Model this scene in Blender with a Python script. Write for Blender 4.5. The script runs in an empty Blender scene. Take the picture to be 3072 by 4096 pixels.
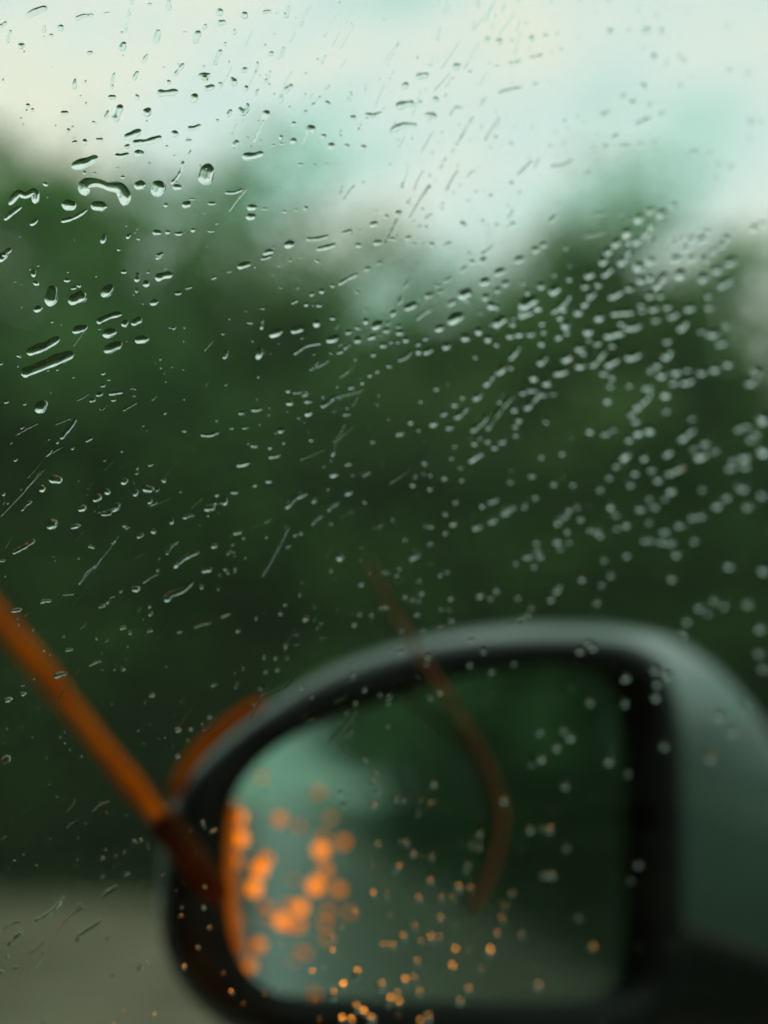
import bpy, math, random
import numpy as np
from mathutils import Vector, Matrix

# ------------------------------------------------------------------ camera, sky, sun, exposure
sc = bpy.context.scene
COL = sc.collection
R_ = math.radians
FPX = 6400.0                       # focal length in pixels of the 3072 px wide photograph
CAM = Vector((0, 0, 1.2))
PITCH = R_(7.6)
FOCUS = 0.32
cd = bpy.data.cameras.new('camera')
cam = bpy.data.objects.new('camera', cd)
COL.objects.link(cam)
cam.location = CAM
cam.rotation_euler = (R_(90) + PITCH, 0, 0)
cd.sensor_fit = 'HORIZONTAL'
cd.sensor_width = 36
cd.lens = 36 * FPX / 3072
cd.clip_start = 0.01
cd.clip_end = 2000
cd.dof.use_dof = True
cd.dof.focus_distance = FOCUS
cd.dof.aperture_fstop = 7.2
sc.camera = cam

SUN_EL, SUN_AZ = R_(46), R_(-131)  # a veiled sun high behind the car, to its left
world = bpy.data.worlds.new('World')
sc.world = world
world.use_nodes = True
nt = world.node_tree
for n in list(nt.nodes):
    nt.nodes.remove(n)
def nd(tree, typ, **kw):
    n = tree.nodes.new(typ)
    for k, v in kw.items():
        setattr(n, k, v)
    return n
L = nt.links.new
sky = nd(nt, 'ShaderNodeTexSky', sky_type='NISHITA', sun_disc=False)
sky.sun_elevation = SUN_EL
sky.sun_rotation = SUN_AZ
sky.dust_density = 3
tc = nd(nt, 'ShaderNodeTexCoord')
mp = nd(nt, 'ShaderNodeMapping', vector_type='TEXTURE')
mp.inputs['Location'].default_value = (1.35, 0.2, 0.62)
mp.inputs['Rotation'].default_value = (0, R_(-20), 0)
mp.inputs['Scale'].default_value = (1.7, 1, 0.62)
nz = nd(nt, 'ShaderNodeTexNoise')
nz.inputs['Scale'].default_value = 8.0
nz.inputs['Detail'].default_value = 3
nz.inputs['Roughness'].default_value = 0.5
ramp = nd(nt, 'ShaderNodeValToRGB')
cr = ramp.color_ramp
cr.elements[0].position = 0.40
cr.elements[0].color = (0.52, 0.84, 0.74, 1)
cr.elements[1].position = 0.66
cr.elements[1].color = (1.12, 1.02, 0.90, 1)
e = cr.elements.new(0.52)
e.color = (0.92, 0.99, 1.00, 1)
cl = nd(nt, 'ShaderNodeVectorMath', operation='SCALE')
cl.inputs['Scale'].default_value = 10.0     # cloud radiance in the sky texture's own units
mx = nd(nt, 'ShaderNodeMix', data_type='RGBA')
mx.inputs['Factor'].default_value = 0.93    # cloud cover
bg = nd(nt, 'ShaderNodeBackground')
bg.inputs['Strength'].default_value = 0.1
out = nd(nt, 'ShaderNodeOutputWorld')
L(tc.outputs['Generated'], mp.inputs['Vector'])
L(mp.outputs['Vector'], nz.inputs['Vector'])
L(nz.outputs['Fac'], ramp.inputs['Fac'])
L(ramp.outputs['Color'], cl.inputs[0])
L(sky.outputs['Color'], mx.inputs['A'])
L(cl.outputs['Vector'], mx.inputs['B'])
L(mx.outputs['Result'], bg.inputs['Color'])
L(bg.outputs['Background'], out.inputs['Surface'])

sd = bpy.data.lights.new('sun', 'SUN')
sd.energy = 1.5
sd.angle = R_(18)
sd.color = (1, 0.96, 0.88)
sun = bpy.data.objects.new('sun', sd)
COL.objects.link(sun)
sun.rotation_euler = (R_(90) - SUN_EL, 0, math.pi - SUN_AZ)   # light from azimuth SUN_AZ, clockwise from +Y
sun.location = (0, 0, 30)

sc.view_settings.view_transform = 'Standard'
sc.view_settings.look = 'None'
sc.view_settings.exposure = 0
sc.view_settings.gamma = 1
sc.render.engine = 'CYCLES'
cy = sc.cycles
cy.use_denoising = True
cy.use_adaptive_sampling = True
cy.adaptive_threshold = 0.02
cy.max_bounces = 12
cy.diffuse_bounces = 3
cy.glossy_bounces = 4
cy.transmission_bounces = 8
cy.transparent_max_bounces = 24
cy.volume_bounces = 2
cy.caustics_refractive = False
cy.caustics_reflective = False
cy.sample_clamp_indirect = 6

# ------------------------------------------------------------------ helpers
random.seed(11)
rng = np.random.default_rng(11)
RIGHT = Vector((1, 0, 0))
FWD = Vector((0, math.cos(PITCH), math.sin(PITCH)))
UP = Vector((0, -math.sin(PITCH), math.cos(PITCH)))
CARYAW = R_(60)                      # the car drives 60 degrees to the left of the view
F = Vector((-math.sin(CARYAW), math.cos(CARYAW), 0))
Rr = Vector((math.cos(CARYAW), math.sin(CARYAW), 0))
def W(f, r, z):
    return F * f + Rr * r + Vector((0, 0, z))
def ray(px, py):
    return FWD + RIGHT * ((px - 1536) / FPX) + UP * ((2048 - py) / FPX)
def at(px, py, d):
    return CAM + ray(px, py) * d

def tag(o, label=None, category=None, group=None, kind=None):
    if label: o['label'] = label
    if category: o['category'] = category
    if group: o['group'] = group
    if kind: o['kind'] = kind
    return o
def empty(name, loc):
    o = bpy.data.objects.new(name, None)
    o.empty_display_size = 0.05
    o.location = loc
    COL.objects.link(o)
    return o
def mesh_obj(name, verts, faces, mat, parent=None, smooth=True, flat_from=None):
    """verts in world coordinates; the origin goes to their centre (or the parent's frame)"""
    v = np.array([tuple(p) for p in verts], dtype=float)
    c = v.mean(axis=0)
    me = bpy.data.meshes.new(name)
    me.from_pydata((v - c).tolist(), [], faces)
    if smooth:
        n = len(me.polygons)
        sm = np.ones(n, dtype=bool)
        if flat_from is not None:
            sm[flat_from:] = False
        me.polygons.foreach_set('use_smooth', sm)
    me.materials.append(mat)
    me.update()
    o = bpy.data.objects.new(name, me)
    COL.objects.link(o)
    if parent is None:
        o.location = c
    else:
        o.parent = parent
        o.location = Vector(c) - world_loc(parent)
    return o
def world_loc(o):
    p = Vector(o.location)
    while o.parent:
        o = o.parent
        p += Vector(o.location)
    return p
def tube(pts, radii, ns=12, cap=True):
    pts = [Vector(p) for p in pts]
    vs, fs = [], []
    prev = None
    for i, p in enumerate(pts):
        t = (pts[min(i + 1, len(pts) - 1)] - pts[max(i - 1, 0)]).normalized()
        if prev is None:
            a = t.orthogonal().normalized()
        else:
            a = (prev - t * prev.dot(t)).normalized()
        prev = a
        b = t.cross(a)
        for k in range(ns):
            an = 2 * math.pi * k / ns
            vs.append(p + (a * math.cos(an) + b * math.sin(an)) * radii[i])
    for i in range(len(pts) - 1):
        for k in range(ns):
            k2 = (k + 1) % ns
            fs.append((i * ns + k, i * ns + k2, (i + 1) * ns + k2, (i + 1) * ns + k))
    if cap:
        fs.append(tuple(reversed(range(ns))))
        fs.append(tuple(range((len(pts) - 1) * ns, len(pts) * ns)))
    return vs, fs
def spline(pts, n):
    """Catmull-Rom through 2-D or 3-D points"""
    P = [np.array(p, dtype=float) for p in pts]
    P = [2 * P[0] - P[1]] + P + [2 * P[-1] - P[-2]]
    segs = len(P) - 3
    outp = []
    for i in range(n):
        u = i / (n - 1) * segs
        s = min(int(u), segs - 1)
        t = u - s
        a, b, c, d = P[s:s + 4]
        outp.append(0.5 * (2 * b + (c - a) * t + (2 * a - 5 * b + 4 * c - d) * t * t + (3 * b - a - 3 * c + d) * t ** 3))
    return outp

# ------------------------------------------------------------------ materials
def principled(name, color, rough=0.5, metal=0.0, spec=0.5, coat=0.0, vary=0.0, scale=20.0, bump=0.0, emit=None, estr=0.0):
    m = bpy.data.materials.new(name)
    m.use_nodes = True
    t = m.node_tree
    b = t.nodes['Principled BSDF']
    b.inputs['Base Color'].default_value = (*color, 1)
    b.inputs['Roughness'].default_value = rough
    b.inputs['Metallic'].default_value = metal
    b.inputs['Specular IOR Level'].default_value = spec
    b.inputs['Coat Weight'].default_value = coat
    if emit:
        b.inputs['Emission Color'].default_value = (*emit, 1)
        b.inputs['Emission Strength'].default_value = estr
    if vary or bump:
        c = nd(t, 'ShaderNodeTexCoord')
        n = nd(t, 'ShaderNodeTexNoise')
        n.inputs['Scale'].default_value = scale
        n.inputs['Detail'].default_value = 5
        t.links.new(c.outputs['Object'], n.inputs['Vector'])
        if vary:
            r = nd(t, 'ShaderNodeValToRGB')
            r.color_ramp.elements[0].position = 0.3
            r.color_ramp.elements[1].position = 0.7
            r.color_ramp.elements[0].color = (*[x * (1 - vary) for x in color], 1)
            r.color_ramp.elements[1].color = (*[min(1, x * (1 + vary)) for x in color], 1)
            t.links.new(n.outputs['Fac'], r.inputs['Fac'])
            t.links.new(r.outputs['Color'], b.inputs['Base Color'])
        if bump:
            u = nd(t, 'ShaderNodeBump')
            u.inputs['Strength'].default_value = bump
            t.links.new(n.outputs['Fac'], u.inputs['Height'])
            t.links.new(u.outputs['Normal'], b.inputs['Normal'])
    return m

M_black = principled('black_plastic', (0.004, 0.006, 0.006), 0.6, spec=0.25, vary=0.3, scale=60, bump=0.05)
M_silver = principled('silver_green_paint', (0.090, 0.155, 0.130), 0.30, coat=0.3, vary=0.1, scale=30)
M_orange = principled('orange_tint', (0.95, 0.125, 0.0), 0.9, spec=0.0, vary=0.5, scale=22)  # colour of the orange window reflection, also on the shoulder strip
M_fade = principled('dark_brown_fade', (0.115, 0.028, 0.003), 0.9, spec=0.05, vary=0.4, scale=60)  # fading end of the orange reflection, put into the colour
M_body = principled('orange_body_paint', (0.36, 0.10, 0.012), 0.4, coat=0.3, vary=0.15, scale=3)
M_inside = principled('dark_cabin_trim', (0.010, 0.011, 0.011), 0.8, vary=0.3, scale=30)
M_darkglass = principled('dark_tinted_glass', (0.01, 0.012, 0.012), 0.15)
M_road = principled('wet_asphalt', (0.165, 0.145, 0.100), 0.24, vary=0.45, scale=1.4, bump=0.15)
M_ground = principled('dark_verge_soil_and_grass', (0.016, 0.026, 0.010), 0.95, spec=0.03, vary=0.5, scale=2.5, bump=0.3)
M_reflection = principled('orange_brown_reflection', (0.46, 0.22, 0.10), 0.8, spec=0.1, vary=0.3, scale=90)  # reflection in the window glass, given as a solid colour
M_bark = principled('dark_bark', (0.035, 0.030, 0.022), 0.9, vary=0.4, scale=6, bump=0.4)
M_mirror = principled('mirror_glass', (0.37, 0.48, 0.47), 0.015, metal=1.0)
M_spot = principled('amber_glow', (0.6, 0.2, 0.01), 0.4, emit=(1.0, 0.21, 0.004), estr=1.9)  # glow added for the orange spots in the mirror
M_spot_mid = principled('amber_glow_mid', (0.6, 0.2, 0.01), 0.4, emit=(1.0, 0.21, 0.006), estr=1.0)
M_spot_dim = principled('amber_glow_dim', (0.6, 0.2, 0.01), 0.4, emit=(1.0, 0.23, 0.01), estr=0.6)
M_strip = principled('amber_glow_strip', (0.6, 0.15, 0.01), 0.4, emit=(1.0, 0.2, 0.008), estr=0.28)  # faint glow standing in for an orange reflection
M_lamp = principled('added_amber_lens', (0.7, 0.2, 0.01), 0.3, emit=(1.0, 0.25, 0.008), estr=10.0)  # added light for the orange window drops, out of view

M_water = bpy.data.materials.new('rain_water')
M_water.use_nodes = True
t = M_water.node_tree
t.nodes.remove(t.nodes['Principled BSDF'])
g = nd(t, 'ShaderNodeBsdfGlass')
g.inputs['IOR'].default_value = 1.333
g.inputs['Roughness'].default_value = 0.0
g.inputs['Color'].default_value = (0.97, 1.0, 0.985, 1)
t.links.new(g.outputs['BSDF'], t.nodes['Material Output'].inputs['Surface'])

# thin car glass: clear, slightly green, reflecting by its Fresnel angle, with a wiped film of dirt
M_pane = bpy.data.materials.new('car_window_glass')
M_pane.use_nodes = True
t = M_pane.node_tree
t.nodes.remove(t.nodes['Principled BSDF'])
tr = nd(t, 'ShaderNodeBsdfTransparent')
tr.inputs['Color'].default_value = (0.925, 0.985, 0.950, 1)
gl = nd(t, 'ShaderNodeBsdfGlossy')
gl.inputs['Roughness'].default_value = 0.0
fr = nd(t, 'ShaderNodeFresnel')
fr.inputs['IOR'].default_value = 1.45
m1 = nd(t, 'ShaderNodeMixShader')
dirt = nd(t, 'ShaderNodeBsdfTranslucent')
dirt.inputs['Color'].default_value = (0.50, 0.66, 0.50, 1)
m2 = nd(t, 'ShaderNodeMixShader')
uv = nd(t, 'ShaderNodeUVMap')
mpp = nd(t, 'ShaderNodeMapping')
mpp.inputs['Rotation'].default_value = (0, 0, R_(-28))
mpp.inputs['Scale'].default_value = (2.2, 16, 1)
n1 = nd(t, 'ShaderNodeTexNoise')
n1.inputs['Scale'].default_value = 1.6
n1.inputs['Detail'].default_value = 7
n1.inputs['Roughness'].default_value = 0.65
rr = nd(t, 'ShaderNodeMapRange')
rr.inputs['From Min'].default_value = 0.35
rr.inputs['From Max'].default_value = 0.75
rr.inputs['To Min'].default_value = 0.0012
rr.inputs['To Max'].default_value = 0.010
lk = t.links.new
lk(uv.outputs['UV'], mpp.inputs['Vector'])
lk(mpp.outputs['Vector'], n1.inputs['Vector'])
lk(n1.outputs['Fac'], rr.inputs['Value'])
lk(fr.outputs['Fac'], m1.inputs['Fac'])
lk(tr.outputs['BSDF'], m1.inputs[1])
lk(gl.outputs['BSDF'], m1.inputs[2])
lk(rr.outputs['Result'], m2.inputs['Fac'])
lk(m1.outputs['Shader'], m2.inputs[1])
lk(dirt.outputs['BSDF'], m2.inputs[2])
lk(m2.outputs['Shader'], t.nodes['Material Output'].inputs['Surface'])

def leaf_material(name, dark, light, trans):
    m = bpy.data.materials.new(name)
    m.use_nodes = True
    t = m.node_tree
    t.nodes.remove(t.nodes['Principled BSDF'])
    c = nd(t, 'ShaderNodeTexCoord')
    n = nd(t, 'ShaderNodeTexNoise')
    n.inputs['Scale'].default_value = 0.75
    n.inputs['Detail'].default_value = 4
    r = nd(t, 'ShaderNodeValToRGB')
    r.color_ramp.elements[0].position = 0.35
    r.color_ramp.elements[1].position = 0.68
    r.color_ramp.elements[0].color = (*dark, 1)
    r.color_ramp.elements[1].color = (*light, 1)
    d = nd(t, 'ShaderNodeBsdfDiffuse')
    tl = nd(t, 'ShaderNodeBsdfTranslucent')
    mm = nd(t, 'ShaderNodeMixShader')
    mm.inputs['Fac'].default_value = trans
    t.links.new(c.outputs['Object'], n.inputs['Vector'])
    t.links.new(n.outputs['Fac'], r.inputs['Fac'])
    t.links.new(r.outputs['Color'], d.inputs['Color'])
    t.links.new(r.outputs['Color'], tl.inputs['Color'])
    t.links.new(d.outputs['BSDF'], mm.inputs[1])
    t.links.new(tl.outputs['BSDF'], mm.inputs[2])
    t.links.new(mm.outputs['Shader'], t.nodes['Material Output'].inputs['Surface'])
    return m
M_leafA = leaf_material('deep_green_leaves', (0.034, 0.072, 0.022), (0.150, 0.250, 0.080), 0.42)
M_leafB = leaf_material('olive_green_leaves', (0.095, 0.205, 0.075), (0.190, 0.345, 0.120), 0.6)
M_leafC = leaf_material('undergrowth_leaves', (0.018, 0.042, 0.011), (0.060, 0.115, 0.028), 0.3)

# ------------------------------------------------------------------ ground and road
def sheet(name, pts, z, mat):
    vs = [W(f, r, z) for f, r in pts]
    o = mesh_obj(name, vs, [tuple(range(len(vs)))], mat, smooth=False)
    if o.data.polygons[0].normal.z < 0:
        o.data.flip_normals()
    return tag(o, kind='structure')
sheet('ground', [(-420, -420), (420, -420), (420, 420), (-420, 420)], 0.0, M_ground)
sheet('road', [(-400, -5.5), (400, -5.5), (400, 2.1), (30, 2.1), (16, 4.0), (12.5, 7.6), (9.5, 8.7), (6.5, 8.9), (4.2, 8.0),
               (2.6, 5.2), (0.5, 2.6), (-1.5, 2.55), (-400, 2.55)], 0.004, M_road)

# ------------------------------------------------------------------ trees and shrubs
def leaf_cloud(centres, radii, per, size, seed):
    g_ = np.random.default_rng(seed)
    V = []
    for c, rad in zip(centres, radii):
        n = int(per * (0.7 + 0.6 * g_.random()))
        d = g_.normal(size=(n, 3))
        d /= np.linalg.norm(d, axis=1)[:, None]
        rr_ = rad * g_.random(n) ** 0.45
        p = c + d * rr_[:, None] * np.array([1, 1, 0.75])
        nrm = d * 0.6 + g_.normal(size=(n, 3)) * 0.6 + np.array([0, 0, 0.5])
        nrm /= np.linalg.norm(nrm, axis=1)[:, None]
        ax = np.cross(nrm, g_.normal(size=(n, 3)))
        ax /= np.linalg.norm(ax, axis=1)[:, None]
        bx = np.cross(nrm, ax)
        s = size * (0.6 + 0.8 * g_.random(n))[:, None]
        droop = nrm * s * 0.25
        q = np.stack([p - ax * s, p - bx * s * 0.45 + droop, p + ax * s, p + bx * s * 0.45 + droop], axis=1)
        V.append(q.reshape(-1, 3))
    V = np.concatenate(V)
    n = len(V) // 4
    Fc = np.arange(n * 4).reshape(n, 4)
    return V, Fc
def quick_mesh(name, V, Fc, mat):
    me = bpy.data.meshes.new(name)
    me.vertices.add(len(V))
    me.vertices.foreach_set('co', np.ascontiguousarray(V, dtype=np.float32).ravel())
    n = len(Fc)
    me.loops.add(n * 4)
    me.loops.foreach_set('vertex_index', Fc.astype(np.int32).ravel())
    me.polygons.add(n)
    me.polygons.foreach_set('loop_start', np.arange(0, n * 4, 4, dtype=np.int32))
    me.materials.append(mat)
    me.update(calc_edges=True)
    me.validate()
    return me
def tree_meshes(seed, h, rad, base, nclump, per, mat, clump_r=0.75, lsize=0.13):
    g_ = random.Random(seed)
    top = h * 0.72
    pts = [Vector((0, 0, -0.1))]
    for i in range(1, 7):
        pts.append(Vector((g_.uniform(-.12, .12) * i * .4, g_.uniform(-.12, .12) * i * .4, top * i / 6)))
    vs, fs = tube(pts, [h * 0.028 * (1 - 0.13 * i) for i in range(7)], 9)
    cs, rs = [], []
    zc = (base + h) / 2
    hz = (h - base) / 2
    for k in range(nclump):
        for _ in range(50):
            d = Vector((g_.gauss(0, 1), g_.gauss(0, 1), g_.gauss(0, 1))).normalized()
            s = g_.random() ** 0.4 * 0.92
            wob = 1 + 0.22 * math.sin(3 * math.atan2(d.y, d.x) + seed) + 0.15 * math.sin(5 * d.z + seed * 2)
            c = Vector((d.x * rad * s * wob, d.y * rad * s * wob, zc + d.z * hz * s))
            if all((c - Vector(q)).length > clump_r * 0.62 for q in cs):
                break
        cs.append(tuple(c))
        rs.append(clump_r * g_.uniform(0.7, 1.2))
        if k % 4 == 0:
            st = pts[min(6, max(1, int(c.z / top * 4)))]
            mid = st.lerp(c, 0.5) + Vector((0, 0, 0.15 * rad))
            off = len(vs)
            a, b = tube([st, mid, c], [h * .012, h * .008, h * .003], 6)
            vs += a
            fs += [tuple(i + off for i in f_) for f_ in b]
    tm = bpy.data.meshes.new('trunk')
    tm.from_pydata([tuple(v) for v in vs], [], fs)
    tm.polygons.foreach_set('use_smooth', np.ones(len(tm.polygons), dtype=bool))
    tm.materials.append(M_bark)
    V, Fc = leaf_cloud([np.array(c) for c in cs], rs, per, lsize, seed)
    return tm, quick_mesh('crown', V, Fc, mat)
def place(name, meshes, loc, rz, s, label, cat, group, parts):
    o = empty(name, loc)
    o.rotation_euler = (0, 0, rz)
    o.scale = s
    tag(o, label, cat, group)
    for nm, me in zip(parts, meshes):
        c = bpy.data.objects.new(nm, me)
        c.parent = o
        COL.objects.link(c)
    return o
T_dense = tree_meshes(3, 7.0, 2.5, 0.9, 85, 150, M_leafA)
T_dense2 = tree_meshes(8, 7.0, 2.3, 0.7, 80, 150, M_leafA)
T_loose = tree_meshes(5, 7.0, 2.4, 1.2, 42, 110, M_leafB, clump_r=0.62)
T_loose2 = tree_meshes(6, 7.0, 2.2, 1.0, 40, 100, M_leafB, clump_r=0.62)
T_airy = tree_meshes(15, 7.0, 2.3, 2.0, 46, 60, M_leafB, clump_r=0.8, lsize=0.11)
T_slim = tree_meshes(9, 7.0, 1.7, 0.8, 60, 140, M_leafA, clump_r=0.7)
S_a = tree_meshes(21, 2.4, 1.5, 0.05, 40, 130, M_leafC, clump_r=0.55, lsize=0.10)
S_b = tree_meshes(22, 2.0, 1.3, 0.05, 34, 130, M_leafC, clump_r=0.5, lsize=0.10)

def pix_ground(px, D):
    """a spot on the ground D metres along the view, below the given picture column"""
    p = at(px, 2900, D)
    return Vector((p.x, p.y, 0))
def treetop(px, py, D):
    return 1.2 + (2900 - py) / FPX * D
# trees across the lay-by: column, distance, top row, crown kind
rows = [
    (-800, 17.5, 560, T_dense, 'dense'), (40, 16.5, 540, T_loose, 'loose'), (520, 18.0, 660, T_loose2, 'loose'), (300, 20.5, 1280, T_dense2, 'dense'),
    (900, 18.5, 960, T_slim, 'slim'), (1330, 19.0, 1290, T_dense, 'dense'), (1800, 20.0, 1160, T_dense2, 'dense'),
    (2250, 19.5, 1020, T_dense, 'dense'), (2560, 17.5, 880, T_slim, 'slim'), (4150, 17.0, 800, T_dense2, 'dense'),
    (250, 26.0, 1300, T_dense, 'far'), (1050, 25.0, 1250, T_dense2, 'far'), (1650, 26.0, 1260, T_dense, 'far'),
    (2200, 25.0, 1150, T_dense2, 'far'), (2800, 26.5, 1620, T_dense, 'far'), (4200, 25.0, 1150, T_dense, 'far'),
    (560, 22.0, 470, T_airy, 'airy'), (1150, 23.0, 850, T_airy, 'airy'), (1750, 24.0, 800, T_airy, 'airy'), (2350, 23.0, 700, T_airy, 'airy'),
    (2900, 22.0, 760, T_airy, 'airy'), (-150, 21.0, 430, T_airy, 'airy'),
]
TL = {'dense': ('dense deep green roadside tree behind the undergrowth, blurred beyond the wet glass', 'roadside trees across the lay-by'),
      'loose': ('olive green tree with a loose crown and round bright gaps of sky', 'loose-crowned olive trees'),
      'slim': ('slim dark green tree with a narrow crown at the edge of the sky opening', 'slim roadside trees'),
      'airy': ('pale airy tree whose thin crown lets the sky through above the dense trees', 'thin-crowned trees behind'),
      'far': ('dark tree in the second row, behind the roadside trees', 'second row of trees')}
for i, (px, D, py, T, kind) in enumerate(rows):
    h = treetop(px, py, D)
    s = h / 7.0
    lab, grp = TL[kind]
    sx = s * (1.12 if kind != 'slim' else 1.0)
    place('roadside_tree', T, pix_ground(px, D), i * 1.7, (sx, sx, s), lab, 'tree', grp, ('trunk', 'crown'))
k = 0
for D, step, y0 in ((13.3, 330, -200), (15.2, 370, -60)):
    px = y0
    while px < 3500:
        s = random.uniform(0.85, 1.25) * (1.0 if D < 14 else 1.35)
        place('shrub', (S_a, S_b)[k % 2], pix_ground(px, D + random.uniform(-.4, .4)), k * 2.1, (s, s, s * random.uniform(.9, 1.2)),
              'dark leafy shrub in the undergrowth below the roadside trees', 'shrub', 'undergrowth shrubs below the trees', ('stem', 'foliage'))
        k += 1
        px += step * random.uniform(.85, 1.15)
# trees along the road behind the car: only the mirror shows them
for i, (f, r, h) in enumerate([(-5.5, 5.2, 6.2), (-9.0, 4.6, 7.0), (-13, 4.9, 7.4), (-18, 4.4, 7.2), (-24, 4.8, 8.0), (-32, 4.5, 8.2),
                               (-42, 5.0, 8.5), (-7.0, 8.6, 8.4), (-14, 9.0, 9.0), (-4.2, 8.5, 6.0), (-56, 4.6, 8.8)]):
    T = {3: T_loose2, 4: T_slim, 5: T_loose2}.get(i, (T_dense, T_dense2)[i % 2])
    s = h / 7.0
    place('verge_tree', T, W(f, r, 0), i * 2.3, (s, s, s), 'dark green tree on the verge behind, seen in the side mirror', 'tree',
          'verge trees reflected in the side mirror', ('trunk', 'crown'))

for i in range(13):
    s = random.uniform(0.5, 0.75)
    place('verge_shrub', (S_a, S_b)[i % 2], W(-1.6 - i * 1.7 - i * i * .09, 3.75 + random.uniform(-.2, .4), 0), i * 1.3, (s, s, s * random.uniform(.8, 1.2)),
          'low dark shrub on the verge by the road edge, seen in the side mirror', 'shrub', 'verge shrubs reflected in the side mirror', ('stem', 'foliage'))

# ------------------------------------------------------------------ rain haze in the air
hv = [W(f, r, z) for f in (-440, 440) for r in (-440, 440) for z in (-1.0, 14.0)]
M_haze = bpy.data.materials.new('rain_haze')
M_haze.use_nodes = True
t = M_haze.node_tree
t.nodes.remove(t.nodes['Principled BSDF'])
pv = nd(t, 'ShaderNodeVolumePrincipled')
pv.inputs['Color'].default_value = (0.62, 0.90, 0.56, 1)
pv.inputs['Density'].default_value = 0.0024
t.links.new(pv.outputs['Volume'], t.nodes['Material Output'].inputs['Volume'])
hz_o = mesh_obj('haze', hv, [(0, 1, 3, 2), (4, 6, 7, 5), (0, 4, 5, 1), (2, 3, 7, 6), (0, 2, 6, 4), (1, 5, 7, 3)], M_haze, smooth=False)
if any(p.normal.dot(p.center) < 0 for p in hz_o.data.polygons):
    import bmesh
    bm_ = bmesh.new(); bm_.from_mesh(hz_o.data)
    bmesh.ops.recalc_face_normals(bm_, faces=bm_.faces)
    bm_.to_mesh(hz_o.data); bm_.free()
tag(hz_o, 'thin grey-green rain haze hanging between the window and the trees', 'haze', None, 'stuff')

# ------------------------------------------------------------------ window pane
APX = 210.0
def softp(u, s=20.0):
    return s * math.log1p(math.exp(u / s))
def blur_px(px, py):
    return softp(0.021 * (px - 700) + 0.009 * (py - 1600)) - 6.0
def pane(px, py):
    return at(px, py, FOCUS / (1 + blur_px(px, py) / APX))
def pane_n(px, py):
    a = pane(px + 20, py) - pane(px - 20, py)
    b = pane(px, py - 20) - pane(px, py + 20)
    n = a.cross(b).normalized()
    return n if n.dot(FWD) > 0 else -n      # out of the car
PX0, PX1, PY0, PY1 = -1500, 4500, -1300, 5600
NX, NY = 30, 34
THICK = 0.003
gv, uvs = [], []
for side in (0, 1):
    for j in range(NY + 1):
        for i in range(NX + 1):
            x = PX0 + (PX1 - PX0) * i / NX
            y = PY0 + (PY1 - PY0) * j / NY
            gv.append(pane(x, y) - pane_n(x, y) * (THICK if side == 0 else 0.0))
            uvs.append((x / 3072, -y / 3072))
gf = []
S = (NX + 1) * (NY + 1)
for j in range(NY):
    for i in range(NX):
        a = j * (NX + 1) + i
        gf.append((a, a + 1, a + NX + 2, a + NX + 1))
        gf.append((S + a, S + a + NX + 1, S + a + NX + 2, S + a + 1))
rim = [i for i in range(NX + 1)] + [j * (NX + 1) + NX for j in range(1, NY + 1)] + \
      [NY * (NX + 1) + i for i in range(NX - 1, -1, -1)] + [j * (NX + 1) for j in range(NY - 1, 0, -1)]
for q in range(len(rim)):
    a, b = rim[q], rim[(q + 1) % len(rim)]
    gf.append((a, S + a, S + b, b))
wp = mesh_obj('window_pane', gv, gf, M_pane)
ul = wp.data.uv_layers.new(name='UVMap')
for lp in wp.data.loops:
    ul.data[lp.index].uv = uvs[lp.vertex_index]
tag(wp, 'rain-spotted car side window with smeared glass, in front of the mirror and trees', 'car window')

# ------------------------------------------------------------------ the car round the camera
car = empty('car', W(-0.6, -0.4, 0))
tag(car, 'orange car body with dark cabin, its flank showing as an orange strip in the mirror', 'car')
b0, b1, r0, z0, z1 = -1.5, 0.75, -1.25, 0.4, 1.62
rw = 0.262
# door frame: from the pane's edge out to the cabin's side wall
def border():
    q = []
    for i in range(NX + 1): q.append((PX0 + (PX1 - PX0) * i / NX, PY0, 0, i / NX))
    for j in range(1, NY + 1): q.append((PX1, PY0 + (PY1 - PY0) * j / NY, 1, j / NY))
    for i in range(NX - 1, -1, -1): q.append((PX0 + (PX1 - PX0) * i / NX, PY1, 2, i / NX))
    for j in range(NY - 1, 0, -1): q.append((PX0, PY0 + (PY1 - PY0) * j / NY, 3, j / NY))
    return q
fv, ff = [], []
bq = border()
for (x, y, sd_, u) in bq:
    P = pane(x, y)
    if sd_ == 0: o_ = (b1 + (b0 - b1) * u, z1)
    elif sd_ == 1: o_ = (b0, z1 + (z0 - z1) * u)
    elif sd_ == 2: o_ = (b1 + (b0 - b1) * u, z0)
    else: o_ = (b1, z1 + (z0 - z1) * u)
    n = pane_n(x, y)
    fv += [P - n * 0.006, W(o_[0], rw - 0.02, o_[1]), P + n * 0.004, W(o_[0], rw, o_[1])]
m = len(bq)
for q in range(m):
    a, b = q * 4, ((q + 1) % m) * 4
    ff += [(a, b, b + 1, a + 1), (a + 2, a + 3, b + 3, b + 2), (a, a + 2, b + 2, b)]
mesh_obj('door_frame', fv, ff, M_inside, car, smooth=False)
def box(name, f0, f1, ra, rb, za, zb, mat, parent, bevel=0.0):
    vs = [W(f, r, z) for f in (f0, f1) for r in (ra, rb) for z in (za, zb)]
    fs = [(0, 1, 3, 2), (4, 6, 7, 5), (0, 4, 5, 1), (2, 3, 7, 6), (0, 2, 6, 4), (1, 5, 7, 3)]
    o = mesh_obj(name, vs, fs, mat, parent, smooth=False)
    if bevel:
        bm = o.modifiers.new('bevel', 'BEVEL')
        bm.width = bevel
        bm.segments = 3
    return o
box('roof', b0 - 0.02, b1 + 0.02, r0 - .02, rw, z1, z1 + 0.04, M_inside, car)
box('cabin_floor', b0 - .02, b1 + .02, r0 - .02, rw, z0 - 0.05, z0, M_inside, car)
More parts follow.
